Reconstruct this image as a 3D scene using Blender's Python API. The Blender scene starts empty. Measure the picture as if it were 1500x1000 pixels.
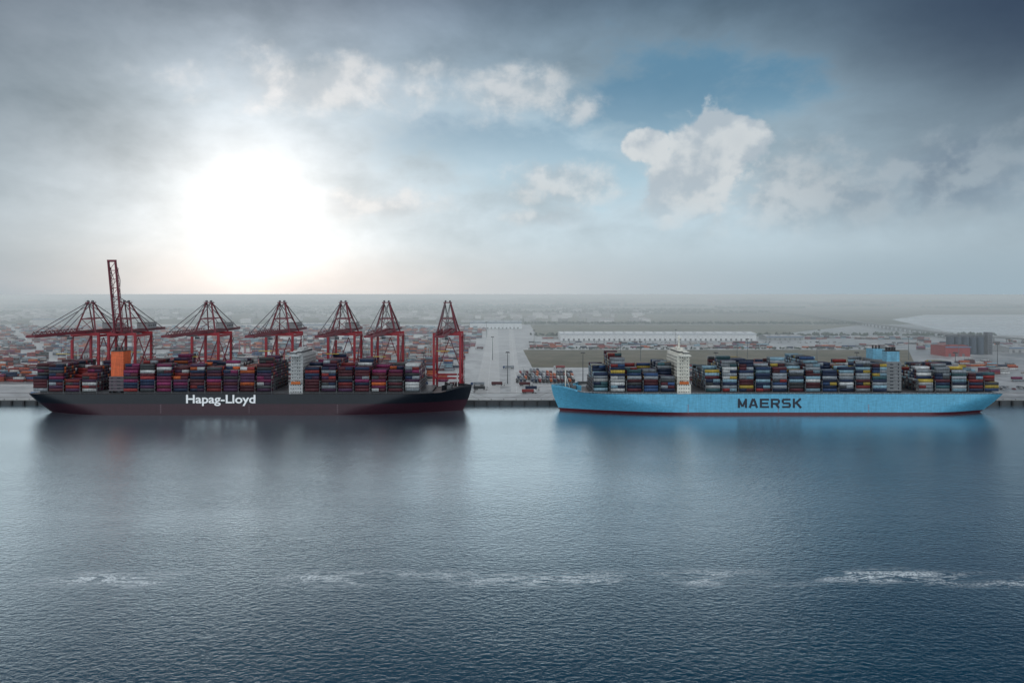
import bpy, math, random
import numpy as np
from mathutils import Vector, Matrix
random.seed(7); rng=np.random.default_rng(7)
scene=bpy.context.scene
scene.view_settings.view_transform='Standard'; scene.view_settings.look='None'; scene.view_settings.exposure=0
H=107.0; HOR=430.0; F=1000.0
def col(o): scene.collection.objects.link(o); return o
def lin(h):
    r=[int(h[i:i+2],16)/255 for i in (0,2,4)]
    return tuple(((c/12.92) if c<=.04045 else ((c+.055)/1.055)**2.4) for c in r)
# ---------------------------------------------------------------- node helper
class N:
    def __init__(s,nt): s.nt=nt
    def new(s,t,**k):
        n=s.nt.nodes.new(t)
        for a,b in k.items(): setattr(n,a,b)
        return n
    def put(s,sock,v):
        if hasattr(v,'links') or isinstance(v,bpy.types.NodeSocket): s.nt.links.new(v,sock)
        else:
            if sock.type=='RGBA' and len(v)==3: v=tuple(v)+(1,)
            sock.default_value=v
    def m(s,op,*a,clamp=False):
        n=s.new('ShaderNodeMath',operation=op,use_clamp=clamp)
        for i,v in enumerate(a): s.put(n.inputs[i],v)
        return n.outputs[0]
    def ss(s,v,a,b,lo=0.,hi=1.):
        n=s.new('ShaderNodeMapRange',interpolation_type='SMOOTHSTEP')
        for i,x in enumerate((v,a,b,lo,hi)): s.put(n.inputs[i],x)
        return n.outputs[0]
    def mix(s,f,a,b,bt='MIX'):
        n=s.new('ShaderNodeMix',data_type='RGBA',blend_type=bt)
        s.put(n.inputs[0],f); s.put(n.inputs[6],a); s.put(n.inputs[7],b)
        return n.outputs[2]
    def noise(s,vec,scale,detail=4,rough=.5,dist=0.):
        n=s.new('ShaderNodeTexNoise'); s.put(n.inputs['Vector'],vec)
        n.inputs['Scale'].default_value=scale; n.inputs['Detail'].default_value=detail
        n.inputs['Roughness'].default_value=rough; n.inputs['Distortion'].default_value=dist
        return n.outputs['Fac']
    def xyz(s,v):
        n=s.new('ShaderNodeSeparateXYZ'); s.put(n.inputs[0],v); return n.outputs
    def comb(s,*a):
        n=s.new('ShaderNodeCombineXYZ')
        for i,v in enumerate(a): s.put(n.inputs[i],v)
        return n.outputs[0]
    def scale(s,v,sc,loc=(0,0,0)):
        n=s.new('ShaderNodeMapping'); s.put(n.inputs[0],v); n.inputs['Scale'].default_value=sc; n.inputs['Location'].default_value=loc; return n.outputs[0]
def newmat(name):
    m=bpy.data.materials.new(name); m.use_nodes=True; nt=m.node_tree
    return m,N(nt),nt.nodes['Principled BSDF'],nt.nodes['Material Output']
# ---------------------------------------------------------------- world
SD=Vector((-0.375,1.0,0.130)).normalized()
sel=math.asin(SD.z); saz=math.atan2(SD.x,SD.y)
w=bpy.data.worlds.new("World"); scene.world=w; w.use_nodes=True
nt=w.node_tree; nt.nodes.clear(); n=N(nt)
out=n.new('ShaderNodeOutputWorld')
tc=n.new('ShaderNodeTexCoord'); D=tc.outputs['Generated']
dx,dy,dz=n.xyz(D)
az=n.m('ARCTAN2',dx,dy); el=n.m('ARCSINE',dz)
AE=n.comb(az,el,0.0)
dot=n.new('ShaderNodeVectorMath',operation='DOT_PRODUCT'); n.put(dot.inputs[0],D); dot.inputs[1].default_value=SD
ang=n.m('ARCCOSINE',n.m('MINIMUM',dot.outputs['Value'],0.99999))
ramp=n.new('ShaderNodeValToRGB'); n.put(ramp.inputs[0],n.m('DIVIDE',el,0.6))
cr=ramp.color_ramp
stops=[(0.0,'b6c6ce'),(0.10,'c0ced5'),(0.25,'b8c9d2'),(0.42,'a2b7c3'),(0.54,'8399a8'),(0.66,'5c7284'),(0.78,'31455a'),(1.0,'192a40')]
while len(cr.elements)<len(stops): cr.elements.new(0.5)
for e,(p,c) in zip(cr.elements,stops): e.position=p; e.color=lin(c)+(1,)
base=ramp.outputs[0]
n1=n.noise(n.scale(D,(1.0,1.0,2.2)),3.4,5,.55,.3)
n2=n.noise(n.scale(D,(1.,1.,1.7)),8.5,5,.6,.15)
fade=n.ss(el,0.0,0.12)
mod=n.m('ADD',n.m('MULTIPLY',n.m('SUBTRACT',n1,.5),1.0),n.m('MULTIPLY',n.m('SUBTRACT',n2,.5),.5))
mod=n.m('ADD',1.03,n.m('MULTIPLY',mod,fade))
mod=n.m('MAXIMUM',mod,.5)
base=n.mix(1.0,base,n.comb(n.m('MULTIPLY',mod,.94),mod,n.m('MULTIPLY',mod,1.035)),'MULTIPLY')
rdark=n.m('MULTIPLY',n.ss(az,0.20,0.66),n.ss(el,0.05,0.34,0.25,0.90))
base=n.mix(rdark,base,lin('24354f'))
ldark=n.m('MULTIPLY',n.ss(az,-0.36,-0.70),n.ss(el,0.0,.36,.30,.72))
base=n.mix(ldark,base,lin('375063'))
def ae(px,py):
    a=math.atan((px-750)/F); return a, math.atan((HOR-py)/F*math.cos(a))
def blob(px,py,rx,ry):
    a,e=ae(px,py); sx=F/rx; sy=F/ry
    v=n.new('ShaderNodeVectorMath',operation='MULTIPLY_ADD'); n.put(v.inputs[0],AE); v.inputs[1].default_value=(sx,sy,0); v.inputs[2].default_value=(-a*sx,-e*sy,0)
    l=n.new('ShaderNodeVectorMath',operation='LENGTH'); n.put(l.inputs[0],v.outputs[0])
    return l.outputs['Value']
def group(lst):
    pf=None
    for b in lst:
        x=blob(*b); pf=x if pf is None else n.m('MINIMUM',pf,x)
    return n.m('SUBTRACT',1.0,pf)
nz=n.m('SUBTRACT',n2,.5); nz1=n.m('SUBTRACT',n1,.5)
h1=group([(960,145,200,80),(700,215,170,50),(830,260,170,45)])
hole=n.ss(n.m('ADD',h1,n.m('ADD',n.m('MULTIPLY',nz,2.4),n.m('MULTIPLY',nz1,1.2))),-.15,.7)
bluec=n.mix(n.ss(el,.12,.30),lin('b0cfde'),lin('5485a3'))
base=n.mix(n.m('MULTIPLY',hole,.88),base,bluec)
fn=n.noise(n.scale(D,(1.,1.,1.15)),15.,6,.58,.1)
fnb=n.noise(n.scale(D,(1.,1.,1.15),(.010,0,-.022)),15.,3,.5,.1)
fn2=n.m('SUBTRACT',fn,.5)
relief=n.ss(n.m('SUBTRACT',fn,fnb),-.13,.11)
pv=n.m('ADD',group([(1036,225,66,70),(1082,207,44,38),(1004,270,76,66),(946,214,40,28),(1040,188,30,34)]),n.m('MULTIPLY',fn2,1.5))
pm=n.m('MULTIPLY',n.ss(pv,.0,.24),n.ss(el,.06,.17,.0,.95))
pc=n.mix(relief,lin('b0bdc7'),lin('d3d9dc'))
pc=n.mix(n.ss(pv,.4,1.2,0,.25),pc,lin('b0bcc5'))
pv2=n.m('ADD',group([(858,158,50,30),(755,135,120,42),(840,270,120,40),(1200,300,200,70),(780,320,70,16),(1400,265,150,60),(540,300,130,25),(480,120,190,44)]),n.m('MULTIPLY',fn2,2.4))
pm2=n.m('MULTIPLY',n.ss(pv2,-.1,.8),n.ss(el,.05,.14,.0,.70))
pc2=n.mix(relief,lin('a6b5bf'),lin('d5d9db'))
pc2=n.mix(n.ss(az,.25,.6),pc2,n.mix(relief,lin('728598'),lin('9dabb6')))
base=n.mix(pm2,base,pc2)
base=n.mix(pm,base,pc)
hb=n.m('MULTIPLY',n.ss(el,0.085,0.0),.9)
hcol=n.mix(n.ss(az,-.25,.6),lin('c4cbcf'),lin('a0b4c0'))
hcol=n.mix(n.ss(az,-.42,-.68),hcol,lin('97aab6'))
base=n.mix(hb,base,hcol)
cl=n.m('ADD',.85,n.m('MULTIPLY',n.m('ADD',nz1,n.m('MULTIPLY',nz,.8)),1.5))
ex=lambda s: n.m('EXPONENT',n.m('DIVIDE',ang,-s))
g2=n.m('MULTIPLY',ex(.20),n.m('MULTIPLY',cl,.42))
g0=n.m('MULTIPLY',ex(.055),1.35)
def sc(c,f): 
    v=n.new('ShaderNodeVectorMath',operation='SCALE'); v.inputs[0].default_value=c; n.put(v.inputs['Scale'],f); return v.outputs[0]
def vadd(a,b):
    v=n.new('ShaderNodeVectorMath',operation='ADD'); n.put(v.inputs[0],a); n.put(v.inputs[1],b); return v.outputs[0]
glow=vadd(sc((1.0,.81,.75),g2),sc((1.,.95,.92),g0))
tot=vadd(base,glow)
back=n.ss(dy,.35,-.35)
tot=n.mix(back,tot,(1.10,1.18,1.25))
tot=n.mix(n.ss(el,.8,1.3,0,.7),tot,(.75,.82,.9))
sky=n.new('ShaderNodeTexSky',sky_type='NISHITA'); sky.sun_disc=False; sky.sun_elevation=sel; sky.sun_rotation=saz
sky.air_density=1.0; sky.dust_density=2.0; sky.altitude=100
b1=n.new('ShaderNodeBackground'); n.put(b1.inputs[0],sky.outputs[0]); b1.inputs[1].default_value=.05
b2=n.new('ShaderNodeBackground'); n.put(b2.inputs[0],tot); b2.inputs[1].default_value=1.0
ms=n.new('ShaderNodeMixShader'); ms.inputs[0].default_value=.95
nt.links.new(b1.outputs[0],ms.inputs[1]); nt.links.new(b2.outputs[0],ms.inputs[2]); nt.links.new(ms.outputs[0],out.inputs[0])
sl=bpy.data.lights.new('sun','SUN'); sl.energy=.5; sl.angle=math.radians(85); sl.color=(1,.97,.95)
so=col(bpy.data.objects.new('sun',sl)); so.rotation_euler=(-SD).to_track_quat('-Z','Y').to_euler()
cam=bpy.data.cameras.new('camera'); cam.lens=24; cam.sensor_width=36; cam.shift_y=-(500-HOR)/1500; cam.clip_end=200000; cam.clip_start=1
co=col(bpy.data.objects.new('camera',cam)); co.location=(0,0,H); co.rotation_euler=(math.pi/2,0,0); scene.camera=co
# ---------------------------------------------------------------- materials
def paint(name,rough=.5,var=.35,spec=.5):
    m,n,p,o=newmat(name)
    a=n.new('ShaderNodeAttribute',attribute_name='Col')
    g=n.new('ShaderNodeNewGeometry').outputs['Position']
    v=n.noise(n.scale(g,(.25,.25,.9)),1.0,3,.65)
    v2=n.noise(n.scale(g,(1.6,1.6,.12)),1.0,2,.6)
    f=n.m('ADD',1-var*.5,n.m('MULTIPLY',n.m('ADD',n.m('SUBTRACT',v,.5),n.m('SUBTRACT',v2,.5)),var*2.2))
    c=n.mix(1.0,a.outputs['Color'],n.comb(f,f,f),'MULTIPLY')
    n.put(p.inputs['Base Color'],c); p.inputs['Roughness'].default_value=rough
    p.inputs['Specular IOR Level'].default_value=spec
    return m
M_paint=paint('weathered_paint'); M_cont=paint('container_steel',.55,.5,.3); M_hull=paint('hull_paint',.38,.28)
def ground_mat(name,c1,c2,scale,rough=.8,r2=None,wet=None,spec=.5,stretch=(1,1,1)):
    m,n,p,o=newmat(name)
    g=n.scale(n.new('ShaderNodeNewGeometry').outputs['Position'],stretch)
    a=n.noise(g,scale,5,.6,.3); b=n.noise(g,scale*9,3,.6)
    f=n.ss(n.m('ADD',n.m('MULTIPLY',a,.7),n.m('MULTIPLY',b,.3)),.38,.62)
    n.put(p.inputs['Base Color'],n.mix(f,c1,c2))
    if r2 is not None: n.put(p.inputs['Roughness'],n.ss(a,.4,.6,rough,r2))
    else: p.inputs['Roughness'].default_value=rough
    p.inputs['Specular IOR Level'].default_value=spec
    return m
# ---------------------------------------------------------------- mesh builder
class B:
    def __init__(s): s.v=[]; s.f=[]; s.c=[]
    def quad(s,pts,c):
        i=len(s.v); s.v+= [tuple(p) for p in pts]; s.f.append(tuple(range(i,i+len(pts)))); s.c.append(c)
    def hexa(s,P,c):
        i=len(s.v); s.v+=[tuple(p) for p in P]
        for q in ((0,3,2,1),(4,5,6,7),(0,1,5,4),(1,2,6,5),(2,3,7,6),(3,0,4,7)):
            s.f.append(tuple(i+k for k in q)); s.c.append(c)
    def box(s,x0,x1,y0,y1,z0,z1,c):
        s.hexa([(x0,y0,z0),(x1,y0,z0),(x1,y1,z0),(x0,y1,z0),(x0,y0,z1),(x1,y0,z1),(x1,y1,z1),(x0,y1,z1)],c)
    def beam(s,a,b,wd,c,ht=None):
        a=Vector(a); b=Vector(b); d=(b-a).normalized(); ht=ht or wd
        up=Vector((0,0,1)) if abs(d.z)<.95 else Vector((0,1,0))
        r=d.cross(up).normalized(); u=r.cross(d).normalized()
        r*=wd/2; u*=ht/2
        s.hexa([a-r-u,a+r-u,a+r+u,a-r+u,b-r-u,b+r-u,b+r+u,b-r+u],c)
    def cyl(s,x,y,z0,z1,r0,r1,c,k=12):
        i=len(s.v)
        for z,r in ((z0,r0),(z1,r1)):
            for j in range(k):
                t=2*math.pi*j/k; s.v.append((x+r*math.cos(t),y+r*math.sin(t),z))
        for j in range(k):
            s.f.append((i+j,i+(j+1)%k,i+k+(j+1)%k,i+k+j)); s.c.append(c)
        s.f.append(tuple(i+k+j for j in range(k))); s.c.append(c)
        s.f.append(tuple(i+k-1-j for j in range(k))); s.c.append(c)
    def mesh(s,name,mat,smooth=False):
        me=bpy.data.meshes.new(name); me.from_pydata(s.v,[],s.f); 
        ca=me.color_attributes.new('Col','FLOAT_COLOR','CORNER')
        ls=np.array([len(f) for f in s.f]); cc=np.array([tuple(c)[:3]+(1,) for c in s.c],dtype=np.float32)
        ca.data.foreach_set('color',np.repeat(cc,ls,axis=0).ravel())
        me.materials.append(mat)
        if smooth: me.polygons.foreach_set('use_smooth',[True]*len(me.polygons))
        me.update(); return me
    def obj(s,name,mat,parent=None,smooth=False):
        o=col(bpy.data.objects.new(name,s.mesh(name,mat,smooth)))
        if parent: o.parent=parent
        return o
def boxes(name,C,S,K,mat,parent=None):
    C=np.array(C,dtype=np.float64); S=np.array(S)/2; K=np.array(K,dtype=np.float32); k=len(C)
    sg=np.array([(-1,-1,-1),(1,-1,-1),(1,1,-1),(-1,1,-1),(-1,-1,1),(1,-1,1),(1,1,1),(-1,1,1)])
    V=(C[:,None,:]+sg[None]*S[:,None,:]).reshape(-1,3)
    q=np.array([(0,3,2,1),(4,5,6,7),(0,1,5,4),(1,2,6,5),(2,3,7,6),(3,0,4,7)])
    Fc=(q[None]+8*np.arange(k)[:,None,None]).reshape(-1)
    me=bpy.data.meshes.new(name); me.vertices.add(len(V)); me.vertices.foreach_set('co',V.ravel())
    me.loops.add(len(Fc)); me.loops.foreach_set('vertex_index',Fc.astype(np.int32))
    me.polygons.add(k*6); me.polygons.foreach_set('loop_start',np.arange(0,k*24,4,dtype=np.int32))
    me.polygons.foreach_set('loop_total',np.full(k*6,4,dtype=np.int32))
    me.update(calc_edges=True)
    ca=me.color_attributes.new('Col','FLOAT_COLOR','CORNER')
    cc=np.concatenate([K,np.ones((k,1),np.float32)],1)
    ca.data.foreach_set('color',np.repeat(cc,24,axis=0).ravel())
    me.materials.append(mat); me.validate()
    o=col(bpy.data.objects.new(name,me))
    if parent: o.parent=parent
    return o
def sheet(name,x0,x1,y0,y1,z,mat,pts=None):
    pts=pts or [(x0,y0),(x1,y0),(x1,y1),(x0,y1)]
    me=bpy.data.meshes.new(name); me.from_pydata([(p[0],p[1],z) for p in pts],[],[tuple(range(len(pts)))]); me.materials.append(mat)
    return col(bpy.data.objects.new(name,me))
# ---------------------------------------------------------------- water
m,n,p,o=newmat('harbour_water')
g=n.new('ShaderNodeNewGeometry').outputs['Position']
x,y,z=n.xyz(g)
wa=n.noise(n.scale(g,(.38,.62,1)),1.0,4,.6,.3)
wb=n.noise(n.scale(g,(.09,.14,1)),1.0,2,.5,.2)
wp=n.noise(n.scale(g,(.005,.014,1)),1.0,3,.55,.3)
hgt=n.m('ADD',n.m('MULTIPLY',wa,.28),n.m('MULTIPLY',wb,.14))
hgt=n.m('MULTIPLY',hgt,n.ss(wp,.3,.7,.75,1.2))
bp=n.new('ShaderNodeBump'); bp.inputs['Strength'].default_value=1.0; bp.inputs['Distance'].default_value=1.0
n.put(bp.inputs['Height'],hgt)
yc=n.m('ADD',257,n.m('MULTIPLY',n.m('SUBTRACT',n.noise(n.scale(g,(.012,0,0)),1.0,3,.5),.5),22))
dd=n.m('ABSOLUTE',n.m('SUBTRACT',y,yc))
band=n.ss(dd,11.0,1.0)
f1=n.noise(n.scale(g,(.06,.26,1)),1.0,6,.68,1.0)
rid=n.ss(n.m('ABSOLUTE',n.m('SUBTRACT',f1,.5)),.065,.0)
pat=n.ss(n.noise(n.scale(g,(.024,.05,1)),1.0,2,.5),.38,.58)
fine=n.ss(n.noise(n.scale(g,(1.0,1.5,1)),1.0,4,.7),.36,.54)
foam=n.m('MULTIPLY',n.m('MULTIPLY',band,rid),n.m('MULTIPLY',pat,fine))
df=n.new('ShaderNodeBsdfDiffuse'); n.put(df.inputs[0],n.mix(foam,n.mix(wp,(.002,.028,.058),(.006,.042,.074)),(.85,.9,.92))); n.put(df.inputs['Normal'],bp.outputs[0])
gl=n.new('ShaderNodeBsdfGlossy'); gl.inputs['Roughness'].default_value=.24; gl.inputs[0].default_value=(.84,.96,1,1); n.put(gl.inputs['Normal'],bp.outputs[0])
lw=n.new('ShaderNodeLayerWeight'); lw.inputs[0].default_value=.5; n.put(lw.inputs['Normal'],bp.outputs[0])
fr=n.ss(lw.outputs['Facing'],.53,.815,.02,.86)
fr=n.m('MULTIPLY',fr,n.m('SUBTRACT',1.0,n.m('MULTIPLY',foam,.9)))
mx=n.new('ShaderNodeMixShader'); n.put(mx.inputs[0],fr); n.nt.links.new(df.outputs[0],mx.inputs[1]); n.nt.links.new(gl.outputs[0],mx.inputs[2])
n.nt.links.new(mx.outputs[0],o.inputs[0]); n.nt.nodes.remove(p)
sheet('water',-30000,30000,-3000,656,0,m)
# ---------------------------------------------------------------- land
M_land=ground_mat('plain_land',(.05,.06,.035),(.13,.12,.085),.0022,.95)
sheet('ground',-60000,60000,655.5,90000,4.9,M_land)
M_asph=ground_mat('wet_asphalt',(.16,.165,.17),(.38,.385,.39),.012,.3,.6)
M_field=ground_mat('dry_grass_field',(.085,.08,.05),(.15,.13,.09),.02,.95)
M_field2=ground_mat('scrub_field',(.10,.105,.07),(.17,.16,.12),.008,.95)
M_road=ground_mat('pale_road',(.32,.32,.32),(.45,.45,.44),.03,.35,.6)
M_white=ground_mat('road_paint',(.6,.6,.58),(.8,.8,.78),.3,.6)
M_river=ground_mat('river_water',(.40,.43,.45),(.52,.55,.57),.003,.25,.3)
sheet('port_pavement',-2200,2200,656,2250,4.91,M_asph)
sheet('grass_field',0,0,0,0,4.92,M_field,[(28,945),(560,945),(720,1240),(20,1240)])
sheet('grass_field',0,0,0,0,4.92,M_field2,[(60,1640),(560,1600),(1150,2240),(60,2240)])
sheet('grass_field',0,0,0,0,4.92,M_field2,[(60,2300),(1100,2300),(1400,3300),(80,3400)])
sheet('river',0,0,0,0,4.93,M_river,[(1120,1700),(1400,1640),(2600,1500),(6000,3100),(3600,3350),(2000,3300),(1500,2700)])
for (a,b,wd) in [((-25,700),(-60,2250),26),((5,700),(-5,2250),12),((20,1262),(1500,1262),16),((-2000,760),(2000,760),14),((20,1600),(1000,1590),14),((560,930),(1300,1700),16),((-3000,2280),(3000,2265),22),((0,930),(900,930),12),((820,700),(1080,1500),14)]:
    a=Vector(a); b=Vector(b); d=(b-a).normalized(); r=Vector((-d.y,d.x))
    q=[a-r*wd/2,b-r*wd/2,b+r*wd/2,a+r*wd/2]
    sheet('road',0,0,0,0,4.934+random.random()*.02,M_road,q)
    bb=B(); L=(b-a).length; k=0
    while k<L-6:
        s=a+d*k; e=a+d*(k+6); bb.quad([(*(s-r*.3),4.965),(*(e-r*.3),4.965),(*(e+r*.3),4.965),(*(s+r*.3),4.965)],(.7,.7,.7)); k+=14
    bb.obj('road_marking',M_white)
bb=B(); dk=(.045,.05,.055)
bb.box(-2600,2600,655,657.5,-6,4.6,dk); bb.box(-2600,2600,654.6,658,4.6,5.15,(.3,.3,.29))
for i in range(-170,171):
    X=i*12.; bb.box(X-.8,X+.8,653.6,655,-.5,4.2,(.012,.012,.014)); bb.cyl(X+4,656.2,5.15,5.8,.35,.45,(.05,.05,.05),8)
bb.obj('quay_wall',M_paint)
bb=B()
for Y in (671.5,672.6,702,703.1): bb.box(-2000,700,Y-.12,Y+.12,4.93,5.02,(.12,.1,.09))
bb.obj('crane_rails',M_paint)
# ---------------------------------------------------------------- ships
def sstep(t): t=max(0,min(1,t)); return t*t*(3-2*t)
def block_letters(tx,tz,tw,th,yp,colr):
    b=B(); cw=tw/6.0; gw=cw*.16; w_=cw-gw; st=th*.21; k=[0]
    def bar(x0,z0,x1,z1,t=None):
        t=t or st; k[0]+=1; y=yp-.012*(k[0]%5)
        a=Vector((x0,0,z0)); c=Vector((x1,0,z1)); d=(c-a).normalized(); r=Vector((-d.z,0,d.x))*t/2
        P=[a-r,c-r,c+r,a+r]
        b.hexa([(q.x,y,q.z) for q in P]+[(q.x,y+.08,q.z) for q in P],colr)
    z0=tz-th/2; z1=tz+th/2
    for i,ch in enumerate('MAERSK'):
        x0=tx-tw/2+i*cw+gw/2; x1=x0+w_; xm=(x0+x1)/2; zm=tz; h=st/2; sv=st*1.15; hv=sv/2
        if ch=='M': bar(x0+hv,z0,x0+hv,z1,sv); bar(x1-hv,z0,x1-hv,z1,sv); bar(x0+hv,z1-h,xm,z0+h*1.2,sv*.9); bar(x1-hv,z1-h,xm,z0+h*1.2,sv*.9)
        if ch=='A': bar(x0+hv*.8,z0,xm-hv*.3,z1,sv); bar(x1-hv*.8,z0,xm+hv*.3,z1,sv); bar(x0+w_*.22,z0+th*.3,x1-w_*.22,z0+th*.3,st*.9)
        if ch=='E': bar(x0+hv,z0,x0+hv,z1,sv); [bar(x0,z,x1-q,z) for z,q in ((z0+h,0),(zm,w_*.08),(z1-h,0))]
        if ch=='R': bar(x0+hv,z0,x0+hv,z1,sv); bar(x0,z1-h,x1-st*.6,z1-h); bar(x0,zm-h*.4,x1-st*.6,zm-h*.4); bar(x1-hv,zm,x1-hv,z1-h*1.2,sv); bar(xm,zm,x1-hv*.9,z0,sv)
        if ch=='S': bar(x0+st*.4,z1-h,x1-st*.2,z1-h); bar(x0+st*.5,zm,x1-st*.5,zm); bar(x0+st*.2,z0+h,x1-st*.4,z0+h); bar(x0+hv,zm+h*.3,x0+hv,z1-h*1.1,sv); bar(x1-hv,z0+h*1.1,x1-hv,zm-h*.3,sv)
        if ch=='K': bar(x0+hv,z0,x0+hv,z1,sv); bar(x0+sv,zm-h*.5,x1-hv,z1,sv*.95); bar(x0+w_*.42,zm+h*.4,x1-hv*.8,z0,sv)
    return b
def ship(xs,dirn,L,boot,c_low,c_hi,c_rail,text,tx,tz,tw,th,tcol,bays,pal,tower,funnel,fcol,whitec):
    root=col(bpy.data.objects.new('container_ship',None)); root.empty_display_size=5
    YC=626.; BH=25.; DZ=18.7
    W=lambda s,yy,z:(xs+dirn*s,YC+yy,z)
    lv=[-4,0,.7,boot*.5,boot,boot+.4,9,11,13,15,17,DZ] ; lv=sorted(set([l for l in lv]))
    NS=110
    def half(h,t):
        tb=.70+.15*h; e=1.55+.9*h
        b=1-(max(0,(t-tb)/(1-tb)))**e
        ts=.16-.12*h; sb=.35+.6*h
        return BH*max(b,0)*(sb+(1-sb)*math.sin(min(1,t/ts)*math.pi/2))
    def sheer(t): return 2.6*sstep((t-.93)/.05)+.9*sstep((t-.85)/.15)
    bb=B(); grid={}
    for side in (-1,1):
        for li,z in enumerate(lv):
            h=max(0,z/DZ)
            x0=10*(1-h)**1.3; x1=L-8*(1-h)**1.2
            for k in range(NS+1):
                t=k/NS; t=1-(1-t)**1.15 if t>.5 else t
                zz=z+(sheer(t)*h**3)
                grid[side,li,k]=len(bb.v); bb.v.append(W(x0+t*(x1-x0),side*half(h,t),zz))
        for li in range(len(lv)-1):
            zc=(lv[li]+lv[li+1])/2
            c=c_low if zc<boot else c_hi
            for k in range(NS):
                q=(grid[side,li,k],grid[side,li,k+1],grid[side,li+1,k+1],grid[side,li+1,k])
                if side*dirn>0: q=q[::-1]
                bb.f.append(q); bb.c.append(c)
    for li in range(len(lv)-1):
        c=c_low if (lv[li]+lv[li+1])/2<boot else c_hi
        bb.f.append((grid[-1,li,0],grid[-1,li+1,0],grid[1,li+1,0],grid[1,li,0])); bb.c.append(c)
    bb.obj('hull',M_hull,root,smooth=True)
    db=B(); top=len(lv)-1; dcol=(.07,.045,.04)
    V=bb.v
    for k in range(NS):
        a,b2_,c_,d_=(V[grid[-1,top,k]],V[grid[-1,top,k+1]],V[grid[1,top,k+1]],V[grid[1,top,k]])
        dn=lambda p:(p[0],p[1],p[2]-.25)
        db.quad([dn(a),dn(b2_),dn(c_),dn(d_)],dcol)
        for p1,p2 in ((a,b2_),(d_,c_)):
            ins=1 if p1[1]<YC else -1
            q1=(p1[0],p1[1]+.35*ins,p1[2]+1.1); q2=(p2[0],p2[1]+.35*ins,p2[2]+1.1)
            db.beam(q1,q2,.16,c_rail); db.beam((q1[0],q1[1],q1[2]-.55),(q2[0],q2[1],q2[2]-.55),.1,c_rail)
            db.beam((q1[0],q1[1],p1[2]-.3),q1,.14,c_rail)
    for k in range(int(NS*.92),NS):
        for sd in (-1,1):
            a=V[grid[sd,top,k]]; b3=V[grid[sd,top,k+1]]
            db.quad([a,b3,(b3[0],b3[1],b3[2]+1.6),(a[0],a[1],a[2]+1.6)],c_hi)
    s=L-13; db.beam(W(s,0,DZ+2),W(s,0,DZ+19),.9,whitec); db.beam(W(s,-3,DZ+15),W(s,3,DZ+15),.4,whitec); db.beam(W(s-4,0,DZ+2),W(s,0,DZ+14),.35,whitec)
    for yy in (-6,6): db.box(*sorted((W(s-9,0,0)[0],W(s-5,0,0)[0])),YC+yy-2,YC+yy+2,DZ+2,DZ+5,(.12,.13,.14))
    db.beam(W(L-26,-14,DZ+3.4),W(L-20,0,DZ+3.4),.4,c_hi,5); db.beam(W(L-26,14,DZ+3.4),W(L-20,0,DZ+3.4),.4,c_hi,5)
    xa,xb=sorted((W(8,0,0)[0],W(L-34,0,0)[0]))
    db.box(xa,xb,YC-21,YC+21,DZ-.2,DZ+2.0,(.05,.05,.055))
    db.obj('deck_fittings',M_paint,root)
    C=[];S=[];K=[]; lb=B()
    for (s0,ti) in bays:
        t=(s0+6)/L; wmax=half(1,min(1,(s0+12.5)/L)) if t>.5 else half(1,max(0,s0/L))
        rows=int((2*wmax-1.0)/2.55); rows=min(rows,19)
        if rows<3: continue
        last=ti; bd=sheer(t)*.6
        near_cut=random.choice([0,0,1,2,3,5])
        prof=[ti]*rows
        for i in range(rows):
            if random.random()<.4: last=max(2,ti+random.choice([-2,-1,0,0,1]))
            prof[i]=last
        cut=random.choice([1,2,3])
        for i in range(near_cut): prof[i]=max(2,ti-cut)
        fav=random.choice(pal)
        for i in range(rows):
            yy=(i-(rows-1)/2)*2.55
            stackc=random.choice(pal)
            for k in range(prof[i]):
                r=random.random()
                c=fav if r<.22 else (stackc if r<.5 else random.choice(pal))
                f=random.uniform(.55,1.2)
                z=DZ+2.2+bd+k*2.68+1.3
                if random.random()<.22:
                    for hh in (-3.05,3.05):
                        c2=random.choice(pal)
                        C.append(W(s0+6.1+hh,yy,z)); S.append((6.0,2.4,2.58)); K.append([q*f for q in c2])
                else:
                    C.append(W(s0+6.1,yy,z)); S.append((12.15,2.4,2.58)); K.append([q*f for q in c])
        wd=rows*2.55/2+.6; x=s0+13.2
        for zz in (DZ+2,DZ+5.4,DZ+8.2,DZ+11): lb.beam(W(x,-wd,zz+bd),W(x,wd,zz+bd),1.2,(.10,.10,.11),.3)
        for j in range(0,11):
            yy=-wd+j*2*wd/10; lb.beam(W(x,yy,DZ-.2),W(x,yy,DZ+12+bd),.32,(.10,.10,.11))
    lb.obj('lashing_bridges',M_paint,root)
    boxes('shipping_containers',C,S,K,M_cont)
    tb_=B(); s0=tower; dkw=(.015,.02,.03)
    def bx(s1,s2,y1,y2,z1,z2,c): 
        a,b=sorted((W(s1,0,0)[0],W(s2,0,0)[0])); tb_.box(a,b,YC+y1,YC+y2,z1,z2,c)
    zt=DZ+33
    bx(s0,s0+12,-23,23,DZ-.2,DZ+8,whitec); bx(s0+.6,s0+11.4,-20,20,DZ+8,zt,whitec)
    for i in range(11):
        z=DZ+i*3
        if i<3: yw,sa,sb2=23,s0,s0+12
        else: yw,sa,sb2=20,s0+.6,s0+11.4
        if i>=3: bx(sa-.35,sb2+.35,-yw-1.2,yw+1.2,z-.12,z+.12,whitec)
        j=-yw+1.6
        while j<yw-1:
            bx(sa-.06,sa,j,j+.9,z+1.1,z+2.0,dkw); bx(sb2,sb2+.06,j,j+.9,z+1.1,z+2.0,dkw); j+=2.4
        j=sa+1.4
        while j<sb2-1.2:
            bx(j,j+.8,-yw-.06,-yw,z+1.1,z+2.0,dkw); j+=2.1
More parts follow.
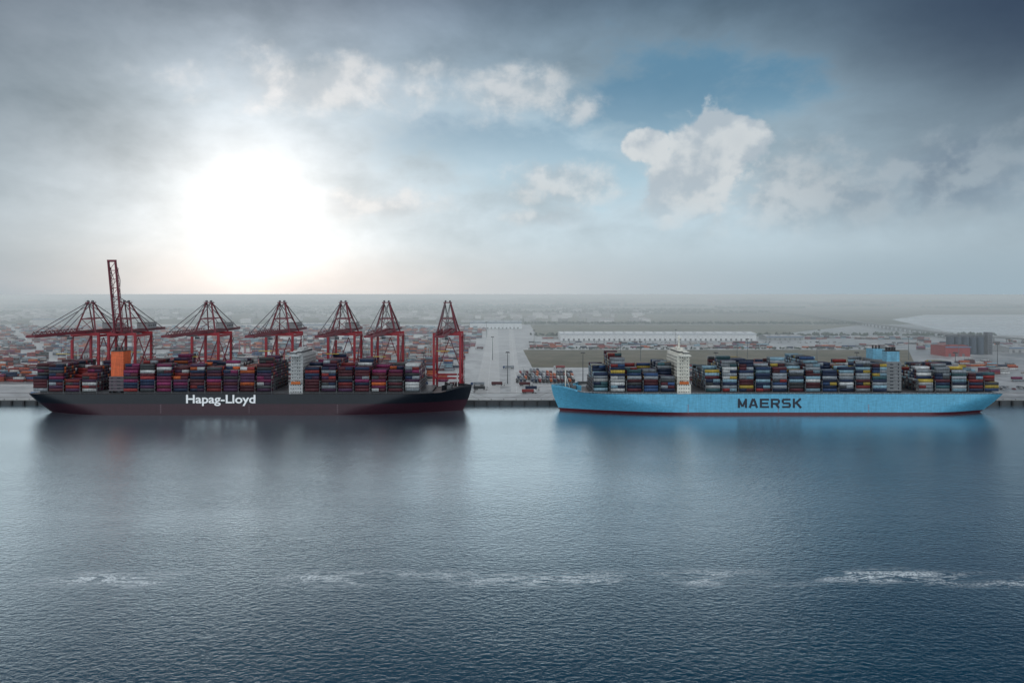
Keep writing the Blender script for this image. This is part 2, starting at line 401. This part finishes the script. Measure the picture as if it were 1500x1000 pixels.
    for yy in (-22.2,22.2):
        for i in range(3,10):
            tb_.beam(W(s0+2+(i%2)*7,yy,DZ+i*3),W(s0+2+((i+1)%2)*7,yy,DZ+i*3+3),.5,whitec)
    bx(s0+.5,s0+10,-26,26,zt,zt+1.2,whitec); bx(s0+1.5,s0+9,-16,16,zt+1.2,zt+4.3,whitec); bx(s0+2,s0+7,-26,-22,zt+1.2,zt+4.,whitec); bx(s0+2,s0+7,22,26,zt+1.2,zt+4.,whitec)
    bx(s0+1.43,s0+9.07,-16.07,16.07,zt+2.3,zt+3.5,dkw); bx(s0+1.93,s0+7.07,-26.07,-21.93,zt+2.3,zt+3.4,dkw)
    for yy in (-24,24): tb_.beam(W(s0+5,yy,zt),W(s0+5,yy*.84,zt-7),.7,whitec)
    bx(s0+2.5,s0+8,-7,7,zt+4.3,zt+6,whitec)
    tb_.beam(W(s0+5,0,zt+6),W(s0+5,0,zt+17),1.2,whitec); tb_.beam(W(s0+5,-5,zt+12),W(s0+5,5,zt+12),.4,whitec); tb_.beam(W(s0+3,-2,zt+14.5),W(s0+7,2,zt+14.5),.7,whitec)
    for yy in (-9,8): tb_.cyl(W(s0+5,0,0)[0],YC+yy,zt+4.3,zt+7,1.2,.5,whitec)
    for yy in (-22.5,22.5):
        a=W(s0+6,yy,DZ+9.5); tb_.beam((a[0]-4,a[1],a[2]),(a[0]+4,a[1],a[2]),2.4,(.55,.13,.02),2.2); tb_.beam((a[0]-4.2,a[1],a[2]-1),(a[0]-4.2,a[1],a[2]+3),.4,whitec); tb_.beam((a[0]+4.2,a[1],a[2]-1),(a[0]+4.2,a[1],a[2]+3),.4,whitec)
    tb_.obj('accommodation_tower',M_paint,root)
    tb_=B(); s0,fz,fh=funnel; big=fh>12
    bx(s0,s0+13,-21,21,DZ-.2,DZ+fz,(.09,.06,.08) if big else (.2,.21,.22))
    bx(s0+1,s0+12,-20,-8 if big else -12,DZ+fz,DZ+fz+fh,fcol)
    if not big: bx(s0+1,s0+12,4,16,DZ+fz,DZ+fz+fh,fcol)
    bx(s0+.8,s0+12.2,-20.2,-7.8 if big else -11.8,DZ+fz+fh,DZ+fz+fh+.5,(.03,.03,.03))
    for a in (3,6,9):
        for yy in (-16,-11) if big else (-16,-13,10): tb_.cyl(W(s0+a,0,0)[0],YC+yy,DZ+fz+fh,DZ+fz+fh+3.4,.7,.7,(.03,.03,.035),8)
    for i in range(1,int(fz//3)):
        j=-20
        while j<20: bx(s0-.06,s0,j,j+1,DZ+i*3+1,DZ+i*3+2,dkw); bx(s0+13,s0+13.06,j,j+1,DZ+i*3+1,DZ+i*3+2,dkw); j+=3
    for i in range(int(fz//3)): 
        bx(s0-.3,s0+13.3,-21.6,-21,DZ+i*3+2.6,DZ+i*3+2.9,(.2,.2,.2)); bx(s0+2,s0+3,-21.05,-21,DZ+i*3+.6,DZ+i*3+2.2,dkw); bx(s0+7,s0+10,-21.05,-21,DZ+i*3+1.,DZ+i*3+2.,dkw)
    for i in range(int(fh//1.2)):
        if not big: bx(s0+3,s0+10,-20.08,-20,DZ+fz+1+i*1.1,DZ+fz+1.4+i*1.1,tuple(q*.6 for q in fcol))
    tb_.obj('funnel_casing',M_paint,root)
    if text=='MAERSK':
        block_letters(tx,tz,tw,th,YC-BH-.09,tcol).obj('name_lettering',M_paint,root)
    else:
        cu=bpy.data.curves.new('name_lettering','FONT'); cu.body=text; cu.size=10; cu.extrude=.05; cu.offset=.2; cu.align_x='CENTER'; cu.align_y='CENTER'
        to=col(bpy.data.objects.new('name_lettering',cu)); to.rotation_euler=(math.pi/2,0,0)
        bpy.context.view_layer.update()
        dm=to.dimensions; to.scale=(tw/dm.x,th/dm.y,1); to.location=(tx,YC-BH-.06,tz)
        mm,nn,pp,oo=newmat('lettering_paint'); gg=nn.new('ShaderNodeNewGeometry').outputs['Position']
        f=nn.noise(gg,.8,4,.6); nn.put(pp.inputs['Base Color'],nn.mix(nn.ss(f,.3,.7),tcol,tuple(q*.9 for q in tcol))); cu.materials.append(mm)
        to.parent=root
    hb_=B()
    for s in (L*.3,L*.5,L*.7):
        a=W(s,-BH-.04,0)
        for k in range(5): hb_.box(a[0]-.5,a[0]+.5,YC-BH-.05,YC-BH,2+k*1.6,2.7+k*1.6,tuple(min(.6,q*2+.1) for q in c_low))
    hb_.obj('draught_marks',M_paint,root)
    mb=B(); rope=(.25,.24,.2)
    for s,e in ((L-6,L+18),(L-10,L+5),(L-14,L-40),(4,-20),(6,-6),(8,40)):
        a=Vector(W(s,6 if s>50 else 15,DZ+(2 if s>50 else 0))); b=Vector(W(e,30.2,5.6))
        for k in range(8):
            f0=k/8; f1_=(k+1)/8; sg=lambda f:a.lerp(b,f)-Vector((0,0,2.2*4*f*(1-f)*.5)); mb.beam(sg(f0),sg(f1_),.14,rope)
    mb.obj('mooring_lines',M_paint,root)
    return root
mar=(.085,.018,.026); mag=(.19,.022,.085); nav=(.014,.028,.07); org=(.46,.10,.025); dgr=(.05,.055,.06); pur=(.06,.022,.06); wht=(.54,.55,.55); red=(.25,.03,.03); gry=(.26,.29,.32); yel=(.46,.33,.06); lbl=(.22,.36,.44); tea=(.04,.11,.13); blu=(.03,.07,.17); grn=(.04,.12,.07)
palL=[mar,mar,mar,pur,pur,nav,nav,mag,mag,dgr,org,red,wht,mar,nav,gry,pur,dgr]
palR=[nav,nav,gry,gry,gry,mar,mar,yel,wht,lbl,dgr,nav,red,tea,mar,nav,gry,lbl,blu]
def lay(L,stern,bow,skips,tiers):
    out=[]; s=stern; i=0
    while s+13<bow:
        hit=[k for k in skips if s<k[1] and s+13>k[0]]
        if hit: s=hit[0][1]+.5; continue
        out.append((s,tiers[min(i,len(tiers)-1)])); i+=1; s+=14.7
    return out
LL=389.; towL=229; funL=69
bL=lay(LL,3,LL-30,[(funL-1,funL+14),(towL-1,towL+14)],[8,9,7,8, 8,9,10,8,9,8,9,8,10,9,10,8,9,7,8,9,7,8,7,7,6])
ship(-426.,1,LL,10.,(.042,.013,.022),(.009,.011,.017),(.12,.12,.13),'Hapag-Lloyd',-256.5,13.9,61,9.8,(.95,.95,.95),bL,palL,towL,(funL,15,22),(.68,.12,.03),(.48,.49,.49))
LR=397.; towR=LR-122; funR=88
bR=lay(LR,3,LR-28,[(funR-1,funR+14),(towR-1,towR+14)],[6,7,8,8,7,9, 9,8,9,10,8,10,8,9,10,7,8,7, 7,11,8,7,7,8,10,9,7])
ship(433.,-1,LR,2.6,(.11,.02,.03),(.115,.42,.62),(.5,.55,.58),'MAERSK',227.,10.6,58,8.2,(.012,.02,.04),bR,palR,towR,(funR,28,9),(.16,.42,.58),(.74,.72,.64))
# ---------------------------------------------------------------- quay gantry cranes
RD=(.36,.022,.035); RD2=(.18,.025,.04); GR=(.13,.12,.13)
def crane_mesh(up,var=0):
    b=B(); yf,yb=672.,702.; hw=13.; zb=66.5
    for sx in (-1,1):
        X=sx*hw
        for Y in (yf,yb):
            b.beam((X,Y,8.5),(X,Y,zb),2.1,RD,1.9)
            for k in (-5,-1.8,1.8,5): b.box(X+k*1.-1.3,X+k+1.3,Y-.8,Y+.8,5.1,6.7,GR)
            b.box(X-6,X+6,Y-.6,Y+.6,6.7,8.6,RD2)
        b.beam((X,yf,24),(X,yb,24),1.7,RD,2.4); b.beam((X,yf,zb-1),(X,yb,zb-1),1.5,RD,2.2)
        b.beam((X,yf,25),(X,yb,64),.95,RD2); b.beam((X,yb,25.5),(X,(yf+yb)/2,43),.9,RD2)
        b.beam((X,yf,9),(X,yf+7,23.5),.8,RD2); b.beam((X,yb,9),(X,yb-7,23.5),.8,RD2)
    for Y in (yf,yb):
        b.beam((-hw,Y,9.3),(hw,Y,9.3),1.4,RD,1.8); b.beam((-hw-1,Y,zb+.6),(hw+1,Y,zb+.6),1.7,RD,2.6); b.beam((-hw,Y,24),(hw,Y,24),1.2,RD,1.9)
    b.beam((-hw,yb,25),(0,yb,62),.7,RD2); b.beam((hw,yb,25),(0,yb,62),.7,RD2)
    yh=666.
    for X in (-3.6,3.6): b.beam((X,yh,zb+3),(X,748,zb+3),1.3,RD2,2.6)
    for k in range(9): b.beam((-3.6,yh+3+k*9.8,zb+3),(3.6,yh+3+k*9.8,zb+3),.7,RD2)
    for X in (-5.4,5.4):
        b.box(X-.6,X+.6,yh,748,zb+2.2,zb+2.4,GR); b.beam((X,yh,zb+3.6),(X,748,zb+3.6),.15,GR)
    az_=98.; ay=680.
    for sx in (-1,1):
        b.beam((sx*10.,yf,zb+1.5),(sx*2.6,ay,az_),1.25,RD2); b.beam((sx*10.,yb,zb+1.5),(sx*2.6,ay+1.5,az_),1.0,RD2)
        b.beam((sx*2.8,ay,az_),(sx*3.4,742,zb+4.5),.55,GR)
        b.beam((sx*2.8,ay,az_),(sx*3.4,716,zb+4.5),.45,GR)
        b.beam((sx*6.3,676,82),(sx*6.3,690,82.6),.7,RD2)
    b.beam((-6.4,676,82),(6.4,676,82),.9,RD2); b.beam((-6.4,690,82.6),(6.4,690,82.6),.8,RD2)
    b.beam((-10,yf,zb+2),(6.3,676,82),.45,RD2); b.beam((10,yf,zb+2),(-6.3,676,82),.45,RD2)
    b.box(-4.2,4.2,ay-2.2,ay+3,az_-.3,az_+.6,RD2); b.box(-3,-1.4,ay-1,ay+1,az_+.6,az_+2.4,GR); b.box(1.4,3,ay-1,ay+1,az_+.6,az_+2.4,GR)
    for X in (-4.2,4.2): b.beam((X,ay-2.2,az_+1.6),(X,ay+3,az_+1.6),.15,GR)
    hinge=Vector((0,yh,zb+3)); BL=70.
    d=Vector((0,-1,0)) if not up else Vector((0,-math.cos(math.radians(81)),math.sin(math.radians(81))))
    nrm=Vector((0,d.z,-d.y)) if up else Vector((0,0,1))
    Pt=lambda s,x,hh=0: hinge+d*s+Vector((x,0,0))+nrm*hh
    for X in (-3.4,3.4):
        b.beam(Pt(0,X),Pt(BL,X),1.1,RD2,2.3)
        b.beam(Pt(2,X,4.),Pt(BL-8,X,3.),.35,RD2)
        for k in range(12): b.beam(Pt(2+k*5.2,X,1.),Pt(4.6+k*5.2,X,3.8),.3,RD2); b.beam(Pt(4.6+k*5.2,X,3.8),Pt(7.2+k*5.2,X,1.),.3,RD2)
    for k in range(9): b.beam(Pt(1+k*8.5,-3.4),Pt(1+k*8.5,3.4),.7,RD2)
    for k in range(8): b.beam(Pt(1+k*8.5,-3.4),Pt(9.5+k*8.5,3.4),.35,RD2)
    b.beam(Pt(BL,-4.2),Pt(BL,4.2),1.6,RD2)
    apex=Vector((0,ay-1,az_))
    if not up:
        for sx in (-1,1):
            for s,wd in ((30,.5),(64,.5)): b.beam(apex+Vector((sx*2.6,0,0)),Pt(s,sx*3.2,1.5),wd,GR)
            b.beam(Pt(30,sx*3.2,1.2),Pt(47,sx*3.0,8.0),.3,GR)
    else:
        for sx in (-1,1):
            b.beam(apex+Vector((sx*2.6,0,0)),Pt(34,sx*3.2,1.5),.5,GR); b.beam(Pt(34,sx*3,1.5),Pt(50,sx*3,6),.35,GR); b.beam(Pt(50,sx*3,6),Pt(64,sx*3.2,1.5),.35,GR)
    b.box(-5.5,5.5,709,727,zb+4.4,zb+10,(.30,.30,.31)); b.box(-5.9,5.9,708.6,727.4,zb+10,zb+10.4,(.12,.12,.12))
    for k in range(4): b.box(-5.56,-5.5,711+k*4,713+k*4,zb+6.5,zb+8,(.02,.02,.03)); b.box(5.5,5.56,711+k*4,713+k*4,zb+6.5,zb+8,(.02,.02,.03))
    ty=yf-28-var*5 if not up else yb-8
    b.box(-4,4,ty-3,ty+3,zb+.2,zb+1.4,GR); b.box(1.5,4.5,ty+3,ty+6.2,zb-3,zb+.2,(.4,.42,.44)); b.box(1.44,4.56,ty+2.94,ty+6.26,zb-2.2,zb-1,(.02,.03,.04))
    hz=48.+var*3
    for X in (-2.5,2.5):
        for k in (-1,1): b.beam((X,ty+k,hz),(X,ty+k,zb),.12,(.03,.03,.03))
    b.box(-6,6,ty-1.2,ty+1.2,hz-.6,hz,(.5,.35,.03))
    for k in range(13):
        z=9+k*4.3; s=1 if k%2 else -1
        b.beam((hw+1.8,yb-2*s,z),(hw+1.8,yb+2*s,z+4.3),.5,GR,.25); b.box(hw+1.2,hw+2.4,yb-3,yb+3,z,z+.12,GR)
    b.cyl(-hw-1.5,yf+4,12,13,2.4,2.4,GR)
    return b
cm={}
for up in (0,1):
    for v in (0,1,2): 
        if up and v: continue
        cm[up,v]=crane_mesh(up,v).mesh('quay_crane',M_paint)
for X,up,v in ((-420,0,1),(-384,1,0),(-302,0,0),(-229,0,2),(-168,0,1),(-125,0,0),(-64,0,2)):
    o=col(bpy.data.objects.new('quay_gantry_crane',cm[up,v])); o.location=(X,0,0)
# ---------------------------------------------------------------- container yard
C=[];S=[];K=[]
palY=[mar,red,red,org,wht,gry,wht,nav,mag,blu,dgr,lbl,(.35,.06,.03),(.45,.42,.4),mar]
def block(x0,y0,nx,ny,mx,dens=.85,pal=palY):
    f0=random.choice(pal)
    for i in range(nx):
        hcap=random.randint(1,mx)
        for j in range(ny):
            if random.random()>dens: continue
            h=max(1,hcap-random.choice([0,0,1,1,2]))
            for k in range(h):
                c=f0 if random.random()<.25 else random.choice(pal); f=random.uniform(.75,1.25)
                C.append((x0+i*12.7,y0+j*2.75,4.95+1.3+k*2.65)); S.append((12.1,2.42,2.58)); K.append([min(.8,q*f) for q in c])
Y=792
while Y<2150:
    X=-.80*Y-40
    while X<-70-.01*Y:
        nx=13
        if X+nx*12.7>-60: nx=int((-62-X)/12.7)
        if nx>2 and random.random()<.82: block(X,Y,nx,6,4 if Y<1300 else 3,random.uniform(.35,.85))
        X+=nx*12.7+24 if nx>2 else 60
    Y+=38 if Y<1300 else 50
# apron behind the right-hand ship, logistics band beyond the field, far right of the port
for Y0 in (792,830,868,905):
    X=100 if Y0<900 else 40
    while X<660:
        nx=random.randint(3,7)
        if random.random()<.62: block(X,Y0,nx,random.randint(2,4),3,.75)
        X+=nx*12.7+random.uniform(10,40)
for Y0 in (1275,1290,1312,1335,1360,1385):
    X=40
    while X<1000:
        nx=random.randint(3,8)
        if random.random()<.55: block(X,Y0,nx,2,2,.8)
        X+=nx*12.7+random.uniform(8,60)
for Y0 in range(790,1500,42):
    X=.60*Y0+(90 if Y0<900 else 0)
    while X<.86*Y0:
        nx=random.randint(2,6)
        if random.random()<.5 and not (690<X<830 and 1090<Y0<1180): block(X,Y0,nx,3,3,.75)
        X+=nx*12.7+random.uniform(8,50)
for k in range(20): block(random.uniform(60,900),random.uniform(1530,1590),random.randint(3,9),2,2,.8)
boxes('yard_shipping_containers',C,S,K,M_cont)
def truck_mesh(c1,c2):
    b=B(); b.box(-8,4.2,-1.22,1.22,1.5,4.1,c1); b.box(-8,5,-.5,.5,1.0,1.42,(.03,.03,.03))
    b.hexa([(4.7,-1.2,.9),(7.6,-1.2,.9),(7.6,1.2,.9),(4.7,1.2,.9),(4.7,-1.2,3.7),(6.9,-1.2,3.7),(6.9,1.2,3.7),(4.7,1.2,3.7)],c2)
    b.hexa([(7.15,-1.1,2.3),(7.62,-1.1,2.3),(7.62,1.1,2.3),(7.15,1.1,2.3),(6.9,-1.1,3.3),(7.2,-1.1,3.3),(7.2,1.1,3.3),(6.9,1.1,3.3)],(.02,.03,.04))
    for x in (-6.6,-5.3,-4.,3.2,6.3):
        for yy in (-1.05,1.05):
            i=len(b.v)
            for q in (-.18,.18):
                for t in range(10): b.v.append((x+.5*math.cos(t*.628),yy+q,.5+.5*math.sin(t*.628)))
            for t in range(10): b.f.append((i+t,i+(t+1)%10,i+10+(t+1)%10,i+10+t)); b.c.append((.015,.015,.015))
            b.f.append(tuple(i+t for t in range(10))); b.c.append((.02,.02,.02)); b.f.append(tuple(i+19-t for t in range(10))); b.c.append((.02,.02,.02))
    return b.mesh('truck',M_paint)
tms=[truck_mesh(a,b_) for a,b_ in ((mar,wht),(nav,wht),(dgr,red),(red,wht),(gry,blu),(dgr,wht),(org,wht),(wht,wht))]
def place(name,me,x,y,r=0,z=4.97):
    o=col(bpy.data.objects.new(name,me)); o.location=(x,y,z); o.rotation_euler=(0,0,r); return o
for r_ in range(5):
    for i in range(16 if r_<4 else 6):
        if random.random()<.88: place('truck',random.choice(tms),6+i*4.3+r_*1.5,788+r_*27,math.pi/2+.05)
for k in range(70):
    Yk=random.choice([760,763,757,930,1258,1266,700,725]); place('truck',random.choice(tms),random.uniform(-.55,.6)*Yk,Yk,random.choice([0,math.pi]))
for k in range(40):
    t=random.random(); place('truck',random.choice(tms),820+260*t+random.uniform(-6,6),700+800*t,1.25)
def car_mesh(c):
    b=B(); b.box(-2.2,2.2,-.88,.88,.35,.95,c); b.hexa([(-1.7,-.82,.95),(1.2,-.82,.95),(1.2,.82,.95),(-1.7,.82,.95),(-1.2,-.7,1.5),(.5,-.7,1.5),(.5,.7,1.5),(-1.2,.7,1.5)],(.03,.04,.05)); b.box(-1.15,.45,-.68,.68,1.5,1.54,c)
    for x in (-1.4,1.4):
        for yy in (-.8,.8): b.beam((x,yy-.1,.33),(x,yy+.1,.33),.62,(.015,.015,.015))
    return b.mesh('car',M_paint)
cms=[car_mesh(c) for c in (wht,dgr,gry,red,nav,wht)]
for k in range(150):
    q=random.random()
    if q<.6: x,y=random.uniform(60,700),random.choice([1400,1408,1420,1428,1440])
    else: x,y=random.uniform(.6,.76)*740,random.choice([728,736,744])
    place('parked_car',random.choice(cms),x,y,math.pi/2)
b=B(); b.cyl(0,0,0,36,.55,.28,(.10,.11,.12),8); b.cyl(0,0,35.4,36.2,2.0,2.0,(.12,.12,.12),10)
for k in range(8):
    t=k*math.pi/4; b.box(2.1*math.cos(t)-.5,2.1*math.cos(t)+.5,2.1*math.sin(t)-.5,2.1*math.sin(t)+.5,34.8,35.4,(.1,.1,.1))
lm=b.mesh('light_mast',M_paint)
for x,y in [(-5,775),(-30,1050),(150,945),(178,945),(310,940),(345,1000),(520,930),(40,1240),(300,1250),(560,1245),(-100,770),(-200,780),(-340,900),(-480,800),(-330,1200),(-600,1150),(-160,1300),(-480,1500),(640,900),(610,1050),(720,1100),(-750,1400),(-60,1600),(420,940),(80,770),(230,770),(390,772),(500,770)]:
    place('light_mast',lm,x,y)
def rtg(c):
    b=B()
    for x in (-4,4):
        for y in (-13,13): b.beam((x,y,1.2),(x,y,22),1.0,c); b.box(x-1.4,x+1.4,y-.5,y+.5,0,1.3,(.03,.03,.03))
        b.beam((x,-14,22.5),(x,14,22.5),1.1,c,1.8)
    for y in (-13,13): b.beam((-5,y,2),(5,y,2),1,c,1.2); b.beam((-4,y,22),(4,y,22),.8,c)
    b.box(-3,3,-6,-1,23.4,25.5,(.3,.3,.3)); b.box(-1.2,1.2,-3,-.5,18.5,21.4,(.3,.35,.4))
    for x in (-2,2): b.beam((x,2,12),(x,2,22),.1,(.03,.03,.03))
    b.box(-6,6,.9,3.1,11.4,12,(.4,.3,.04)); return b.mesh('yard_crane',M_paint)
rt=[rtg((.18,.2,.22)),rtg(RD),rtg((.45,.46,.46))]
for x,y in [(-110,800),(-175,838),(-260,876),(-420,838),(-520,914),(-330,990),(-150,952),(-640,1000),(-230,1100),(-450,1150),(-140,1250),(-700,1280),(-120,1010)]:
    place('yard_gantry_crane',random.choice(rt),x,y,0)
# ---------------------------------------------------------------- buildings
def warehouse(x0,x1,y0,y1,h,wall,roof,ridge=3.,doors=True,trim=(.1,.2,.35)):
    root=col(bpy.data.objects.new('warehouse',None)); z=4.92
    b=B(); b.box(x0,x1,y0,y1,z,z+h,wall); b.obj('walls',M_paint,root)
    b=B(); ym=(y0+y1)/2
    b.quad([(x0-1,y0-1,z+h+.02),(x1+1,y0-1,z+h+.02),(x1+1,ym,z+h+ridge),(x0-1,ym,z+h+ridge)],roof); b.quad([(x0-1,ym,z+h+ridge),(x1+1,ym,z+h+ridge),(x1+1,y1+1,z+h+.02),(x0-1,y1+1,z+h+.02)],roof)
    for X in (x0-.95,x1+.95): b.quad([(X,y0-1,z+h),(X,y1+1,z+h),(X,ym,z+h+ridge)],wall)
    k=x0+8
    while k<x1-8: b.box(k,k+2,y0+6,ym-4,z+h+ridge*.55,z+h+ridge+.2,tuple(q*.8 for q in roof)); k+=22
    b.obj('roof',M_paint,root)
    b=B(); b.box(x0-1.1,x1+1.1,y0-1.15,y0-.95,z+h-1.6,z+h+.1,trim); k=x0+5
    while k<x1-6: b.box(k,k+4,y0-.08,y0,z,z+4.6,(.12,.13,.14)); k+=11
    b.obj('doors_and_trim',M_paint,root)
    return root
warehouse(105,530,1480,1560,15,(.75,.77,.78),(.70,.72,.73),trim=(.45,.5,.55))
warehouse(-122,28,1985,2130,18,(.72,.76,.78),(.30,.34,.37),4,trim=(.03,.12,.2))
warehouse(-640,-520,1950,2050,14,(.5,.52,.53),(.45,.46,.47))
warehouse(-1440,-1350,2050,2120,26,(.55,.56,.56),(.5,.5,.5))
warehouse(560,640,1500,1550,8,(.3,.32,.33),(.4,.4,.4))
warehouse(-1000,-900,1650,1700,12,(.45,.47,.48),(.5,.5,.5))
warehouse(705,745,1110,1150,16,(.32,.03,.03),(.3,.05,.04),2)
warehouse(860,1000,1180,1230,9,(.4,.41,.42),(.42,.43,.44))
warehouse(-465,-425,662,684,7,(.6,.61,.6),(.55,.56,.56),1.2)
root=col(bpy.data.objects.new('storage_silos',None)); b=B()
for i in range(5): b.cyl(738+i*12.5,1150,4.9,34,5.9,5.9,(.055,.08,.115),20)
b.obj('silo_tanks',M_paint,root,False)
b=B(); b.box(731,796,1148,1153,34.1,37.5,(.09,.10,.12)); b.box(798,806,1145,1156,4.9,42,(.12,.13,.15))
for z in range(8,40,4): b.box(800,804,1144.9,1145,z,z+1.4,(.03,.03,.04))
b.obj('conveyor_gallery',M_paint,root)
root=col(bpy.data.objects.new('highway_viaduct',None)); b=B(); pts=[Vector((1700,5200,14)),Vector((1330,3400,14)),Vector((1150,2300,14)),Vector((1000,1560,14)),Vector((1080,1290,13)),Vector((1400,1150,13))]
b2=B()
for a,c_ in zip(pts,pts[1:]):
    b.beam(a,c_,14,(.20,.21,.22),1.8)
    d=(c_-a).normalized(); r=Vector((d.y,-d.x,0)); L=(c_-a).length
    for s in (-6.8,6.8): b.beam(a+r*s+Vector((0,0,1.4)),c_+r*s+Vector((0,0,1.4)),.3,(.3,.3,.3),1.1)
    k=0
    while k<L:
        q=a+d*k
        for s in (-4,4): b2.cyl(q.x+r.x*s,q.y+r.y*s,4.9,q.z-.6,.9,.9,(.15,.15,.15),8)
        b2.beam(q+r*-6+Vector((0,0,-1.6)),q+r*6+Vector((0,0,-1.6)),1.6,(.15,.15,.15)); k+=34
b.obj('deck',M_paint,root); b2.obj('piers',M_paint,root)
b=B()
for k in range(300):
    Yk=random.uniform(2300,4200); Xk=random.uniform(-.78,.2)*Yk; s1=random.uniform(12,60); s2=random.uniform(12,40); h=random.uniform(5,16); g_=random.uniform(.25,.7)
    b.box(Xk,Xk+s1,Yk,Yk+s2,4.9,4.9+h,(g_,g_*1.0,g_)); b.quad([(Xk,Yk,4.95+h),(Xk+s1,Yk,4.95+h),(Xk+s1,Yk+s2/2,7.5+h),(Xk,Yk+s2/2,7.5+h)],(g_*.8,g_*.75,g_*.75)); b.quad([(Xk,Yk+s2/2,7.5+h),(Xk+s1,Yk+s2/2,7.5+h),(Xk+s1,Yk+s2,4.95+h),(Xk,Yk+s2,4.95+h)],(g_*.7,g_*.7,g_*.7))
b.obj('distant_town',M_paint)
ico=[(0,0,1)]+[(.9*math.cos(k*1.2566),.9*math.sin(k*1.2566),.42) for k in range(5)]+[(.95*math.cos(k*1.2566+.63),.95*math.sin(k*1.2566+.63),-.35) for k in range(5)]
icf=[(0,1+k,1+(k+1)%5) for k in range(5)]+[(1+k,6+k,1+(k+1)%5) for k in range(5)]+[(1+(k+1)%5,6+k,6+(k+1)%5) for k in range(5)]
b=B()
def tree(x,y,r,h):
    i=len(b.v); g_=random.uniform(.6,1.3)
    for p_ in ico:
        f=random.uniform(.7,1.25); b.v.append((x+p_[0]*r*f,y+p_[1]*r*f,4.9+h*.55+p_[2]*h*.5*f))
    for q in icf: 
        gg=g_*random.uniform(.75,1.2); b.f.append(tuple(i+t for t in q)); b.c.append((.035*gg,.055*gg,.035*gg))
for k in range(9000):
    row=random.choice([3500,3900,4500,5200,6200,7500,9500]); Yk=row+random.gauss(0,50); Xk=random.uniform(-.8,.8)*Yk
    if math.sin(Xk*.004+row)+math.sin(Xk*.0013+row*2)<-.5: continue
    if Xk>1300 and Yk<4200: continue
    tree(Xk,Yk,random.uniform(7,16)*(Yk/4500),random.uniform(9,20)*(Yk/4000))
for k in range(900):
    Xk=random.uniform(40,1150); Yk=random.choice([1625,2250,2285])+random.gauss(0,6); tree(Xk,Yk,random.uniform(3,6),random.uniform(5,11))
for k in range(150): tree(random.uniform(20,700),1245+random.gauss(0,3),random.uniform(1.5,3.5),random.uniform(3,6))
b.obj('tree_belts',M_paint)
# ---------------------------------------------------------------- low mist over the port and the plain
mh=bpy.data.materials.new('haze_volume'); mh.use_nodes=True; t=mh.node_tree; t.nodes.clear()
oo=t.nodes.new('ShaderNodeOutputMaterial'); vs=t.nodes.new('ShaderNodeVolumeScatter'); vs.inputs['Density'].default_value=1/2600; vs.inputs['Anisotropy'].default_value=.6; vs.inputs['Color'].default_value=(.93,.975,1,1)
em=t.nodes.new('ShaderNodeEmission'); em.inputs['Color'].default_value=(.80,.96,1.,1); em.inputs['Strength'].default_value=.17/2600   # even glow added in place of multiply-scattered light in the mist
ad=t.nodes.new('ShaderNodeAddShader'); t.links.new(vs.outputs[0],ad.inputs[0]); t.links.new(em.outputs[0],ad.inputs[1]); t.links.new(ad.outputs[0],oo.inputs['Volume'])
b=B(); b.box(-12000,12000,722,24000,-5,92,(1,1,1)); ho=b.obj('haze',mh)
